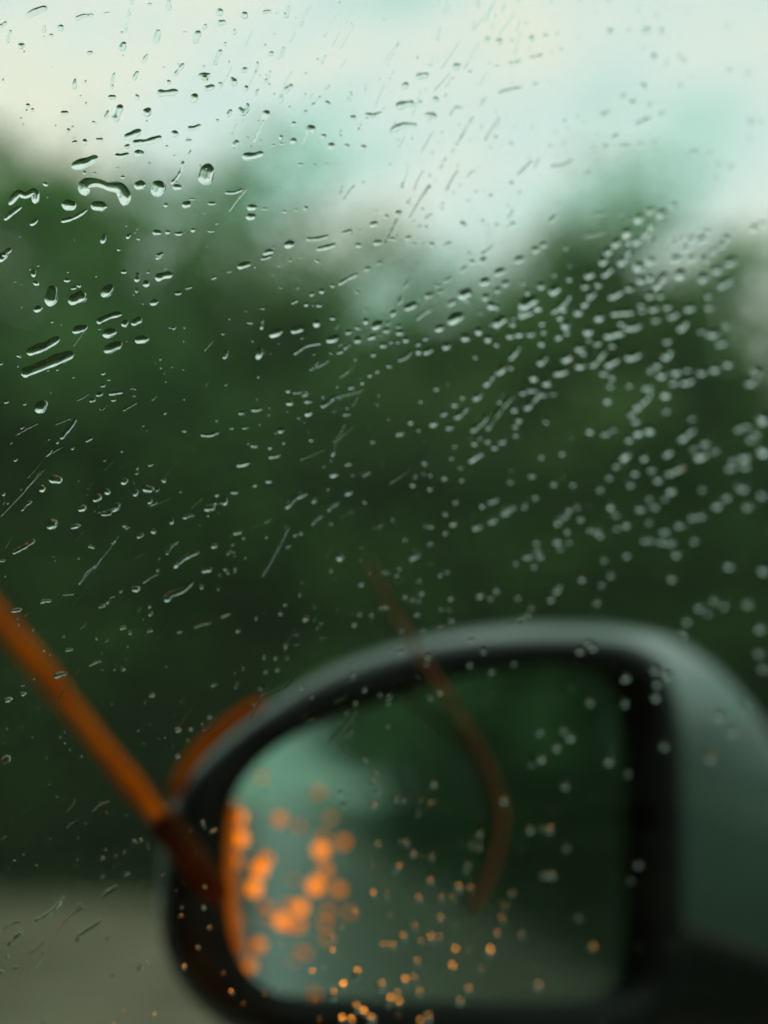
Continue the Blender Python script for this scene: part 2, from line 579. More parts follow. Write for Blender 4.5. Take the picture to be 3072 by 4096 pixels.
box('rear_bulkhead', b0 - 0.05, b0, r0, rw, z0, z1, M_inside, car)
box('dashboard_wall', b1, b1 + 0.05, r0, rw, z0, z1, M_inside, car)
box('far_door', b0, b1, r0 - 0.05, r0, z0, z1, M_inside, car)
# outer flank as a curved section swept along the car
sec = [(0.235, 0.28), (0.285, 0.34), (0.305, 0.50), (0.318, 0.72), (0.312, 0.90), (0.298, 1.00), (0.285, 1.035)]
fs_ = [-5.2, -4.8, -4.2, -3.6, -3.2, -2.6, -2.0, -1.6, -1.2, -0.8, -0.4, 0.0, 0.4]
vs, fs = [], []
for f in fs_:
    wd = min(1.0, max(0.0, (-0.3 - f) / 0.9))
    wd = wd * wd * (3 - 2 * wd)
    for (r, z) in sec:
        vs.append(W(f, r + 0.082 * wd, z * (1 + 0.13 * wd)))
for i in range(len(fs_) - 1):
    for j in range(len(sec) - 1):
        a = i * len(sec) + j
        fs.append((a, a + 1, a + len(sec) + 1, a + len(sec)))
fl = mesh_obj('outer_flank', vs, fs, M_body, car)
so = fl.modifiers.new('skin', 'SOLIDIFY'); so.thickness = 0.012; so.offset = 1
hand = box('door_handle', -1.45, -1.25, 0.394, 0.414, 0.88, 0.905, M_body, fl, 0.006)
box('rear_side_window', -4.9, -0.45, 0.235, 0.262, 1.05, 1.42, M_darkglass, car, 0.005)

# ------------------------------------------------------------------ the side mirror
SCL = 3072 / 1659.0
MV = ray(1060, 3180).normalized()
MN = (-F - MV).normalized()                  # the mirror shows the road straight behind near this column
MP = at(1800, 3400, 0.55)
def on_mirror(px, py, off=0.0):
    d = ray(px, py)
    t_ = (MP + MN * off - CAM).dot(MN) / d.dot(MN)
    return CAM + d * t_
glass_o = [(500,1720),(486,1800),(484,1900),(492,2000),(520,2080),(570,2135),(640,2160),(900,2166),(1200,2172),(1310,2168),(1380,2140),(1396,2080),
           (1400,1900),(1398,1700),(1392,1560),(1378,1485),(1330,1447),(1240,1438),(1100,1444),(980,1466),(860,1508),(740,1545),(640,1585),(560,1640)]
bezel_o = [(365,1800),(355,1900),(352,1990),(375,2070),(430,2150),(520,2215),(640,2255),(900,2268),(1250,2275),(1400,2262),(1462,2200),(1478,2080),
           (1478,1900),(1474,1700),(1466,1560),(1448,1480),(1415,1416),(1350,1386),(1250,1377),(1080,1382),(940,1397),(820,1427),(700,1470),(600,1528),
           (500,1600),(420,1680),(385,1730)]
shell_o = [(345,1900),(340,1990),(365,2090),(420,2170),(510,2240),(640,2285),(900,2300),(1250,2330),(1500,2330),(1650,2280),(1730,2150),(1755,1980),
           (1740,1800),(1700,1650),(1640,1545),(1560,1450),(1480,1390),(1400,1362),(1250,1348),(1080,1352),(940,1372),(820,1402),(700,1447),(590,1510),
           (490,1580),(410,1660),(365,1740),(350,1820)]
CX, CY = 930, 1830
NA = 120
def polar(o_):
    p = [np.array(q, float) for q in o_]
    for _ in range(2):
        p = [w for i in range(len(p)) for w in (p[i] * .75 + p[(i + 1) % len(p)] * .25, p[i] * .25 + p[(i + 1) % len(p)] * .75)]
    a = np.array([math.atan2(q[1] - CY, q[0] - CX) for q in p])
    r = np.array([math.hypot(q[1] - CY, q[0] - CX) for q in p])
    s = np.argsort(a)
    a, r = a[s], r[s]
    a = np.concatenate([a - 2 * math.pi, a, a + 2 * math.pi])
    r = np.concatenate([r, r, r])
    th = np.linspace(-math.pi, math.pi, NA, endpoint=False)
    return th, np.interp(th, a, r)
def ring(o_, off, scale=1.0, grow=0.0):
    th, r = polar(o_)
    return [on_mirror((CX + math.cos(a) * (q * scale + grow)) * SCL, (CY + math.sin(a) * (q * scale + grow)) * SCL, off) for a, q in zip(th, r)]
def loft(rings, keep=None, cap0=False, cap1=False):
    vs = [v for rg in rings for v in rg]
    fs = []
    for i in range(len(rings) - 1):
        for k in range(NA):
            if keep and not keep(k): continue
            k2 = (k + 1) % NA
            fs.append((i * NA + k, i * NA + k2, (i + 1) * NA + k2, (i + 1) * NA + k))
    if cap0: fs.append(tuple(range(NA)))
    if cap1: fs.append(tuple(range((len(rings) - 1) * NA, len(rings) * NA)))
    return vs, fs
sm = empty('side_mirror', on_mirror(CX * SCL, 2330 * SCL, -0.05))
tag(sm, 'silver-green car side mirror with black bezel, blurred beyond the wet window', 'side mirror')
v_, f_ = loft([ring(glass_o, 0.0, 1.0, 6), ring(glass_o, -0.004, 1.0, 6)], cap0=True, cap1=True)
mesh_obj('mirror_glass', v_, f_, M_mirror, sm, smooth=False)
v_, f_ = loft([ring(glass_o, -0.003), ring(glass_o, 0.007, 1.0, 3), ring(bezel_o, 0.009, 1.0, -18), ring(bezel_o, 0.004, 1.0, -4), ring(bezel_o, -0.006)])
mesh_obj('bezel', v_, f_, M_black, sm)
th, _r = polar(shell_o)
TH_LOW0, TH_LOW1 = R_(17), R_(160)
low = lambda k: TH_LOW0 < th[k] < TH_LOW1
rings = [ring(bezel_o, -0.005), ring(bezel_o, -0.012, 1.0, 12), ring(shell_o, -0.03, 0.985), ring(shell_o, -0.045), ring(shell_o, -0.065, 0.985), ring(shell_o, -0.09, 0.90),
         ring(shell_o, -0.115, 0.72), ring(shell_o, -0.13, 0.42), ring(shell_o, -0.133, 0.05)]
v_, f_ = loft(rings, keep=lambda k: not low(k), cap1=False)
hs = mesh_obj('housing', v_, f_, M_silver, sm)
v_, f_ = loft([[p for p in rg] for rg in rings], keep=low)
lc = mesh_obj('lower_cover', v_, f_, M_black, sm)
for o_ in (hs, lc):
    md = o_.modifiers.new('skin', 'SOLIDIFY'); md.thickness = 0.002; md.offset = -1
# orange window reflection built as a solid bar, and a strip on the shoulder
refl_bar_px = spline([(-420, 1960), (-120, 2330), (180, 2700), (460, 3052), (600, 3225), (665, 3305)], 24)
refl_bar = [at(x, y, 0.74 - 0.262 * i / 23) for i, (x, y) in enumerate(refl_bar_px)]
v_, f_ = tube(refl_bar, [(0.0050 - 0.0016 * i / 23) * (0.9 + 0.1 * math.sin(i * .9)) * 1.0 for i in range(24)], 14)
ao = mesh_obj('reflection_bar', v_, f_, M_orange, sm)
fade_px = spline([(640, 3272), (720, 3372), (800, 3478), (890, 3600)], 12)
v_, f_ = tube([at(x, y, 0.474) for x, y in fade_px], [0.0045, .0047] + [.0046] * 8 + [.0040, .0026], 14)
mesh_obj('reflection_fade', v_, f_, M_fade, sm)  # the bar's darker end paints the reflection fading out
ao['label'] = 'orange window reflection built as a solid bar running up from the mirror'
edge_pts = [on_mirror(x * SCL, y * SCL, 0.001) for x, y in spline([(372,1730),(388,1690),(428,1628),(486,1572),(548,1530),(575,1512)], 18)]
v_, f_ = tube(edge_pts, [0.0026 * min(1, .35 + .2 * min(i, 17 - i)) for i in range(18)], 10)
to = mesh_obj('orange_edge_strip', v_, f_, M_orange, sm)
to['label'] = 'orange strip along the inner shoulder of the mirror'
# orange blur spots, built as self-glowing buttons, not lamps of the mirror
glow_spots = [(1035,215,85,2),(1040,305,75,2),(1135,40,70,0),(1210,220,90,1),(1150,395,70,1),(1125,440,75,2),(1100,520,100,2),(1378,103,75,0),(1430,215,75,0),
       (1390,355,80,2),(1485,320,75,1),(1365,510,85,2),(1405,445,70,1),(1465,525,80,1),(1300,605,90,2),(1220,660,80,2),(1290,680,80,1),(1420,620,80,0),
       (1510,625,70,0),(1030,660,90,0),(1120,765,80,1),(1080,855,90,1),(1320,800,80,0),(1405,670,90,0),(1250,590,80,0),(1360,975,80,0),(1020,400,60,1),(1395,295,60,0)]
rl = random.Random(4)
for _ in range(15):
    glow_spots.append((rl.gauss(1240, 150), rl.gauss(600, 190), 60, rl.choice([-1, -1, -1, 0, 0])))
glow_spots = [q for q in glow_spots if 1010 < q[0] < 1560 and 20 < q[1] < 990]
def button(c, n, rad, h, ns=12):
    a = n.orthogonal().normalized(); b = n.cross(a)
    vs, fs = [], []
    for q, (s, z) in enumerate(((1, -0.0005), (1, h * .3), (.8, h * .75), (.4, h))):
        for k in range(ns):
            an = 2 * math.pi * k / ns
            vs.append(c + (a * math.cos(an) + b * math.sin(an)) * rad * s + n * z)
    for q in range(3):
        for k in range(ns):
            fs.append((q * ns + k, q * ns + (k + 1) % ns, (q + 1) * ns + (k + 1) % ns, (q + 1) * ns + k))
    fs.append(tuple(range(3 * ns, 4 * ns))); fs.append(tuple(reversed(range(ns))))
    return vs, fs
for (x, y, dsz, br) in glow_spots:
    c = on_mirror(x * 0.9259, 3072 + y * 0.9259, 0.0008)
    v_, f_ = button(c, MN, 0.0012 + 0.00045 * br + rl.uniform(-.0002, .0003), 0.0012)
    lo = mesh_obj('amber_glow_spot', v_, f_, M_spot if br > 1 else (M_spot_mid if br == 1 else M_spot_dim), sm)
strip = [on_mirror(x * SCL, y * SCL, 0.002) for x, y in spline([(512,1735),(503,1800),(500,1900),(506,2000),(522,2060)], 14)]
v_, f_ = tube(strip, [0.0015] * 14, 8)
mesh_obj('orange_glow_strip', v_, f_, M_strip, sm)  # orange reflection at the glass's left edge, added as a glowing tube
# added amber lamp below the frame, there to turn the window drops orange
lc_ = at(1290, 4560, 0.44)
lx = (RIGHT * 0.93 - FWD * 0.0 + F * -0.1).normalized()
ln = (-FWD + UP * 0.45).normalized()
ly = ln.cross(lx).normalized()
def slab(c, ax, ay, az, hx, hy, hz, n=10):
    """rounded bar: superellipse section lofted with tapered ends"""
    vs, fs = [], []
    st = [-1, -.96, -.8, -.4, 0, .4, .8, .96, 1]
    for s in st:
        k = (1 - abs(s) ** 6) ** .5 if abs(s) < 1 else 0.02
        for q in range(n * 2):
            an = math.pi * q / n
            ca, sa = math.cos(an), math.sin(an)
            vs.append(c + ax * s * hx + ay * hy * k * math.copysign(abs(ca) ** .6, ca) + az * hz * k * math.copysign(abs(sa) ** .6, sa))
    m2 = n * 2
    for i in range(len(st) - 1):
        for q in range(m2):
            fs.append((i * m2 + q, i * m2 + (q + 1) % m2, (i + 1) * m2 + (q + 1) % m2, (i + 1) * m2 + q))
    fs.append(tuple(reversed(range(m2)))); fs.append(tuple(range((len(st) - 1) * m2, len(st) * m2)))
    return vs, fs
v_, f_ = slab(lc_ - ln * 0.008, lx, ly, ln, 0.040, 0.013, 0.010)
lh = mesh_obj('added_lamp_case', v_, f_, M_black, sm)
v_, f_ = slab(lc_ + ln * 0.002, lx, ly, ln, 0.037, 0.0105, 0.006)
mesh_obj('added_lamp_lens', v_, f_, M_lamp, lh)
v_, f_ = tube([lc_ - ln * 0.014, lc_ - ln * 0.03 + UP * .004, on_mirror(1350, 4250, -0.01)], [0.006, 0.006, 0.006], 10)
mesh_obj('added_lamp_stalk', v_, f_, M_black, lh)

# ------------------------------------------------------------------ curved window reflection, built as a solid line
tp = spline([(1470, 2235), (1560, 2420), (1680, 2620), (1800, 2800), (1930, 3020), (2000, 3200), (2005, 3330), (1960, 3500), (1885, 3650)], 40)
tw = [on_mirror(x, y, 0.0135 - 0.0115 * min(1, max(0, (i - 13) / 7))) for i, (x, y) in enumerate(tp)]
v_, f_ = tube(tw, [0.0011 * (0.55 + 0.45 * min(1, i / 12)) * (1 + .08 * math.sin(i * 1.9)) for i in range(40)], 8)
tag(mesh_obj('curved_reflection', v_, f_, M_reflection), 'thin curved orange-brown window reflection, built as a solid line over the mirror', 'curved_reflection')

# ------------------------------------------------------------------ rain drops
# Drops as (x, y, length, width, angle); each list covers one eighth of the window.
D1 = [(160,52,95,30,22),(365,75,80,18,12),(10,105,40,15,30),(192,127,32,14,80),(262,120,28,24,0),(92,198,30,26,20),(40,160,60,12,75),(557,55,36,12,80),(567,8,24,12,80),(541,120,45,12,78),(727,22,50,24,95),(948,52,34,28,100),(957,98,40,24,10),(1055,66,32,28,90),(1153,52,46,20,8),(1237,50,58,24,70),(1320,70,100,18,62),(1513,65,75,10,62),(1012,137,26,18,90),(884,116,30,16,60),(852,160,58,28,72),(678,157,60,30,75),(530,200,42,30,65),(626,254,44,16,60),(588,328,44,16,65),(490,350,72,14,82),(323,362,44,18,85),(772,300,66,18,52),(942,248,72,18,65),(880,290,20,10,90),(905,378,48,24,15),(951,362,22,16,10),(1007,352,44,32,115),(1056,302,34,22,25),(1106,290,50,14,80),(1153,332,62,16,62),(1214,230,60,20,65),(1170,232,30,18,25),(1262,160,50,16,62),(1450,168,66,10,62),(1399,258,44,16,62),(1145,194,16,12,0),(972,190,20,14,70),(1061,381,30,20,60),(1111,400,34,16,65),(1235,405,98,24,52),(1365,436,60,16,48),(1413,378,34,12,45),(1415,448,32,22,120),(1508,415,52,20,75),(1579,378,32,14,80),(723,398,90,30,5),(837,424,46,28,55),(728,354,20,16,0),(635,484,44,32,50),(510,488,76,30,70),(459,495,40,16,68),(483,420,36,20,5),(278,488,34,18,5),(592,418,24,18,120),(938,520,18,14,30),(990,490,40,20,60),(1147,496,46,28,55),(1318,484,24,16,50),(1268,534,26,20,20),(1525,508,32,24,10),(1612,490,82,26,8),(1342,560,46,40,30),(1398,588,28,22,-10),(1472,578,42,16,85),(1213,594,26,20,60),(1216,620,22,12,0),(1266,610,34,28,10),(1182,628,16,14,60),(1431,630,36,30,30),(1498,630,30,20,-10),(1571,636,32,24,-15),(1018,620,36,24,55),(1092,668,92,34,10),(838,547,60,24,15),(755,578,30,30,60),(815,605,30,12,5),(635,605,125,26,12),(572,578,80,36,25),(548,632,28,16,30),(526,667,60,24,8),(600,662,44,24,0),(820,660,26,12,65),(720,632,14,10,0),(365,698,118,40,20),(765,745,110,14,62),(892,752,92,62,75),(765,808,40,24,0),(683,815,70,56,65),(604,800,50,36,10),(1010,825,80,16,10),(298,886,62,42,-10),(427,890,68,46,-5),(55,920,90,20,38),(320,930,120,18,25),(145,958,40,18,40),(806,884,42,30,10),(716,886,20,16,0),(830,860,24,10,0),(915,878,38,16,0),(1088,896,44,28,0),(1083,936,44,26,5),(1145,902,32,14,0),(1228,914,18,20,90),(1278,907,20,12,0),(1321,899,22,18,20),(1300,710,32,14,0),(1360,713,26,12,0),(1411,709,24,8,0),(1470,826,54,14,72),(1568,788,14,14,0),(1407,792,10,10,0),(678,1004,40,24,-5),(724,1003,24,18,0),(772,1006,36,16,5),(833,994,20,18,0),(912,997,30,12,0),(445,1030,44,20,75),(555,1020,28,18,50),(598,1032,18,10,-20),(513,1078,18,12,0),(30,1090,50,22,40),(1370,1025,100,20,8),(1408,1066,86,22,15),(1250,1056,50,34,20),(1500,1002,50,20,15),(1560,994,24,12,0),(1614,968,40,24,20),(1548,1060,34,22,0),(1630,1048,40,26,10),(1160,1092,50,24,15),(690,1098,36,16,15),(366,612,24,22,10),(322,614,24,14,20),(429,600,16,26,90),(295,562,16,14,60),(404,528,12,14,90),(120,455,18,16,0),(140,475,16,14,0),(364,745,16,16,0),(408,748,10,12,90),(530,765,14,18,90),(195,795,18,22,60),(388,228,26,14,10),(220,152,14,18,90),(645,18,20,12,0),(800,138,20,8,0),(460,56,26,8,10),(1184,148,16,12,50),(1320,318,18,10,30),(1318,410,14,16,0)]
D2 = [(263,30,72,16,78),(236,145,68,18,78),(208,262,52,14,78),(315,288,46,36,20),(350,285,40,16,60),(372,310,24,18,20),(165,328,64,34,10),(90,370,40,26,40),(90,455,86,34,12),(157,442,28,20,40),(222,430,34,34,60),(265,412,20,18,20),(203,500,60,32,-10),(85,555,120,30,12),(302,478,64,18,50),(330,466,30,16,10),(428,442,58,16,55),(378,520,46,16,60),(418,552,30,14,85),(322,540,14,12,0),(250,292,18,12,40),(298,340,24,12,50),(180,388,24,10,75),(405,18,34,20,80),(384,112,44,20,85),(518,32,48,18,62),(470,110,36,14,62),(482,68,20,16,60),(445,170,34,26,20),(496,178,36,32,80),(553,175,24,20,40),(635,166,36,30,20),(700,152,40,18,10),(748,145,22,14,10),(765,213,30,14,15),(658,240,68,20,15),(727,225,22,12,20),(566,265,64,22,15),(487,282,32,14,5),(544,390,112,20,14),(655,362,44,14,12),(710,350,18,10,10),(722,8,24,24,0),(580,5,24,14,0),(848,3,36,16,0),(910,3,20,14,0),(970,4,40,16,0),(975,135,46,32,10),(1055,130,26,22,0),(1130,130,64,40,15),(1197,132,50,38,55),(1165,245,48,38,20),(1275,242,34,34,0),(1297,262,40,24,20),(1220,270,54,26,60),(1100,45,24,24,0),(1175,65,24,28,60),(1480,112,40,24,15),(1525,100,32,14,0),(920,48,20,16,0),(1120,205,20,18,0),(1120,370,34,38,60),(1280,370,40,24,15),(1490,300,36,34,0),(1570,318,36,30,0),(1030,415,46,24,50),(1075,438,50,26,15),(1145,452,40,26,30),(955,485,60,24,25),(1120,525,90,22,25),(1200,490,50,16,25),(780,520,26,20,50),(838,503,16,14,0),(864,527,20,10,0),(790,554,18,12,0),(740,570,16,14,20),(716,630,20,16,10),(570,543,14,10,0),(482,592,20,22,90),(552,622,26,14,20),(460,638,20,12,0),(505,632,10,8,0),(998,590,46,26,45),(920,580,20,18,0),(957,635,32,28,50),(900,638,24,12,0),(1010,697,26,14,20),(1108,624,36,16,10),(1165,616,24,20,0),(1040,632,60,14,5),(1340,655,40,26,15),(1305,672,24,18,10),(1403,660,26,24,60),(1495,720,36,28,10),(1430,768,40,14,20),(1440,712,26,20,0),(1580,525,50,26,10),(1580,600,28,18,0),(1630,525,24,20,0),(918,700,20,14,0),(878,748,42,22,45),(608,725,100,18,45),(660,705,60,12,60),(768,705,110,14,15),(550,790,24,26,80),(585,832,20,18,20),(545,920,60,12,65),(820,810,20,16,45),(730,945,50,20,50),(342,968,40,24,-40),(425,955,24,18,30),(486,972,24,20,0),(448,975,16,12,0),(555,966,36,22,15),(530,980,20,14,0),(397,828,20,14,60),(460,845,26,20,30),(375,753,56,12,45),(330,800,28,10,40),(298,833,20,10,30),(250,880,30,10,40),(192,937,46,12,35),(90,755,110,8,78),(78,803,36,16,80),(150,780,105,10,65),(105,868,40,12,60),(118,885,14,10,0),(198,758,18,14,30),(222,780,14,10,0),(252,572,24,12,50),(233,615,18,8,60),(208,662,20,12,50),(336,588,34,14,50),(298,652,30,12,55),(262,690,24,16,40),(247,715,44,10,65),(25,710,20,10,20),(10,935,24,20,0),(62,920,36,26,20),(38,1035,36,18,-10),(105,1028,32,22,25),(132,1055,24,12,0),(182,980,22,14,10),(152,978,20,14,30),(205,1055,30,20,0),(80,1068,14,12,0),(130,955,10,16,90),(280,1052,36,16,20),(260,1060,20,14,0),(440,1085,60,18,35),(465,1065,20,16,20),(655,1080,46,34,20),(690,1058,40,28,20),(785,1070,36,20,15),(910,1010,100,14,12),(935,922,70,16,5),(1025,920,40,12,0),(1250,890,44,30,10),(1150,910,50,34,20),(1200,925,60,40,35),(1100,945,60,42,40),(1140,995,90,36,55),(1050,1008,60,40,50),(1005,1050,60,40,40),(1098,1040,60,38,45),(1060,1048,40,30,0),(1155,1030,36,32,0),(968,1088,50,30,40),(1060,1092,50,30,40),(1250,1040,40,30,10),(1300,1070,50,34,20),(1370,1035,60,40,20),(1280,1025,36,28,0),(1325,1030,50,34,20),(1420,1085,40,30,0),(1460,1060,50,34,20),(1600,985,50,34,30),(1635,965,40,30,20),(1480,1030,46,34,0),(1390,1000,40,26,0)]
D3 = [(145,75,22,28,0),(155,118,28,18,-20),(222,172,88,54,80),(335,182,84,44,25),(463,150,66,44,45),(165,228,40,24,20),(290,104,28,16,0),(318,138,26,14,10),(340,128,14,18,60),(415,88,10,8,0),(225,284,14,12,0),(535,68,26,14,0),(592,92,42,22,85),(590,148,22,14,90),(640,68,16,14,0),(632,120,32,28,30),(708,90,76,34,15),(770,160,30,18,10),(666,200,40,26,20),(618,206,10,8,0),(817,137,32,12,15),(925,96,26,12,20),(990,70,26,8,5),(1055,40,64,28,18),(1150,5,50,18,15),(1205,42,14,14,60),(1255,16,18,16,0),(1296,5,16,12,0),(1370,20,16,26,60),(10,5,50,30,40),(685,5,30,16,30),(472,268,112,28,20),(540,290,36,24,50),(590,282,52,28,30),(345,316,68,34,18),(473,332,62,38,18),(488,396,84,36,22),(613,360,62,32,8),(185,385,150,36,25),(205,465,235,48,22),(80,430,18,12,0),(5,465,14,10,0),(248,490,14,12,0),(750,312,14,18,90),(714,55,12,8,0),(1134,228,12,22,90),(1080,290,14,26,85),(1132,288,62,18,85),(1090,368,14,10,0),(991,272,12,12,0),(1063,238,12,10,0),(963,336,18,14,0),(974,425,44,24,70),(1118,418,60,34,80),(1115,522,16,12,0),(1192,332,66,38,25),(1283,314,62,32,18),(1367,292,36,34,10),(1455,300,40,12,70),(1437,268,30,20,0),(1328,400,126,18,22),(1435,354,62,32,18),(1505,328,36,24,15),(1546,310,22,28,80),(1545,362,36,32,20),(1580,282,32,28,20),(1630,298,60,38,30),(1605,350,44,22,20),(1500,392,40,18,40),(1470,415,40,16,15),(1430,420,20,12,0),(1395,465,70,14,30),(1472,380,30,10,40),(1613,425,28,24,20),(1650,385,24,28,0),(1356,425,12,12,0),(1535,446,18,16,0),(1630,498,28,20,10),(1598,515,28,18,20),(1565,547,26,22,20),(1518,567,34,22,5),(1505,100,100,20,28),(1590,55,34,26,20),(1640,30,34,22,20),(1436,128,20,22,60),(1390,152,28,24,20),(1348,165,28,18,30),(1274,198,36,14,25),(1378,212,30,16,0),(1323,210,24,18,0),(1542,155,20,20,60),(1580,235,20,16,0),(1288,138,14,12,0),(1212,136,14,14,60),(1297,108,10,8,0),(1243,582,22,24,60),(1285,588,46,14,8),(1320,595,40,18,20),(1250,635,36,22,-5),(1330,628,40,20,0),(1395,608,20,14,60),(1417,628,80,24,38),(1332,678,40,28,20),(1240,670,14,12,0),(1290,700,20,10,0),(1315,716,16,10,0),(1443,672,12,14,90),(1500,655,18,18,0),(1490,685,18,20,60),(1505,684,16,18,60),(1535,615,70,10,68),(1630,642,20,12,0),(1470,615,12,10,0),(1108,660,54,20,8),(1043,677,32,20,5),(1163,655,12,10,0),(1214,752,36,30,20),(1186,862,60,24,12),(1050,895,64,28,15),(1098,820,36,20,-5),(1073,810,18,12,0),(1165,828,24,18,-20),(1000,745,26,14,0),(1060,740,34,14,8),(905,765,80,18,8),(1120,728,14,12,0),(795,755,24,14,0),(1225,805,20,20,0),(1345,793,30,14,0),(1160,972,36,20,5),(1102,990,28,18,10),(1012,1018,40,20,-5),(935,1030,24,22,30),(970,1058,40,26,80),(905,1090,54,28,10),(932,1068,20,14,0),(640,1002,54,26,-10),(585,1022,34,24,70),(708,968,24,22,30),(680,1010,24,14,40),(537,973,36,26,30),(593,916,16,14,0),(590,938,20,12,30),(650,900,28,14,20),(463,1018,30,28,45),(420,1045,44,28,35),(355,1090,40,26,20),(500,1085,50,30,45),(780,1018,14,12,0),(675,1065,14,12,0),(648,1058,30,22,60),(660,1075,20,10,0),(238,965,60,34,-10),(182,1005,30,28,30),(15,1028,18,14,0),(33,1068,12,10,0),(66,880,20,14,20),(115,1080,60,16,42),(385,792,36,16,30),(314,830,20,14,30),(526,844,14,10,0),(295,745,110,22,52),(247,804,16,14,0),(210,850,40,12,50),(178,650,64,48,45),(27,630,20,14,0),(105,640,16,10,0),(400,622,30,18,20),(430,597,34,18,15),(446,560,24,14,10),(500,592,60,16,8),(490,622,22,14,-10),(576,576,30,8,-10),(446,507,20,14,20),(470,534,20,8,0),(580,606,16,8,0),(95,740,20,10,30),(1440,850,36,22,60),(1398,908,16,14,0),(1450,790,40,10,68),(1505,897,36,22,10),(1443,942,46,28,20),(1585,940,46,22,30),(1610,802,26,16,10),(1415,1005,18,20,0),(1508,1018,52,26,28),(1355,1055,28,26,10),(1575,1062,24,20,0),(1280,1055,120,26,35),(1442,1082,70,24,35),(1248,1055,14,20,0)]
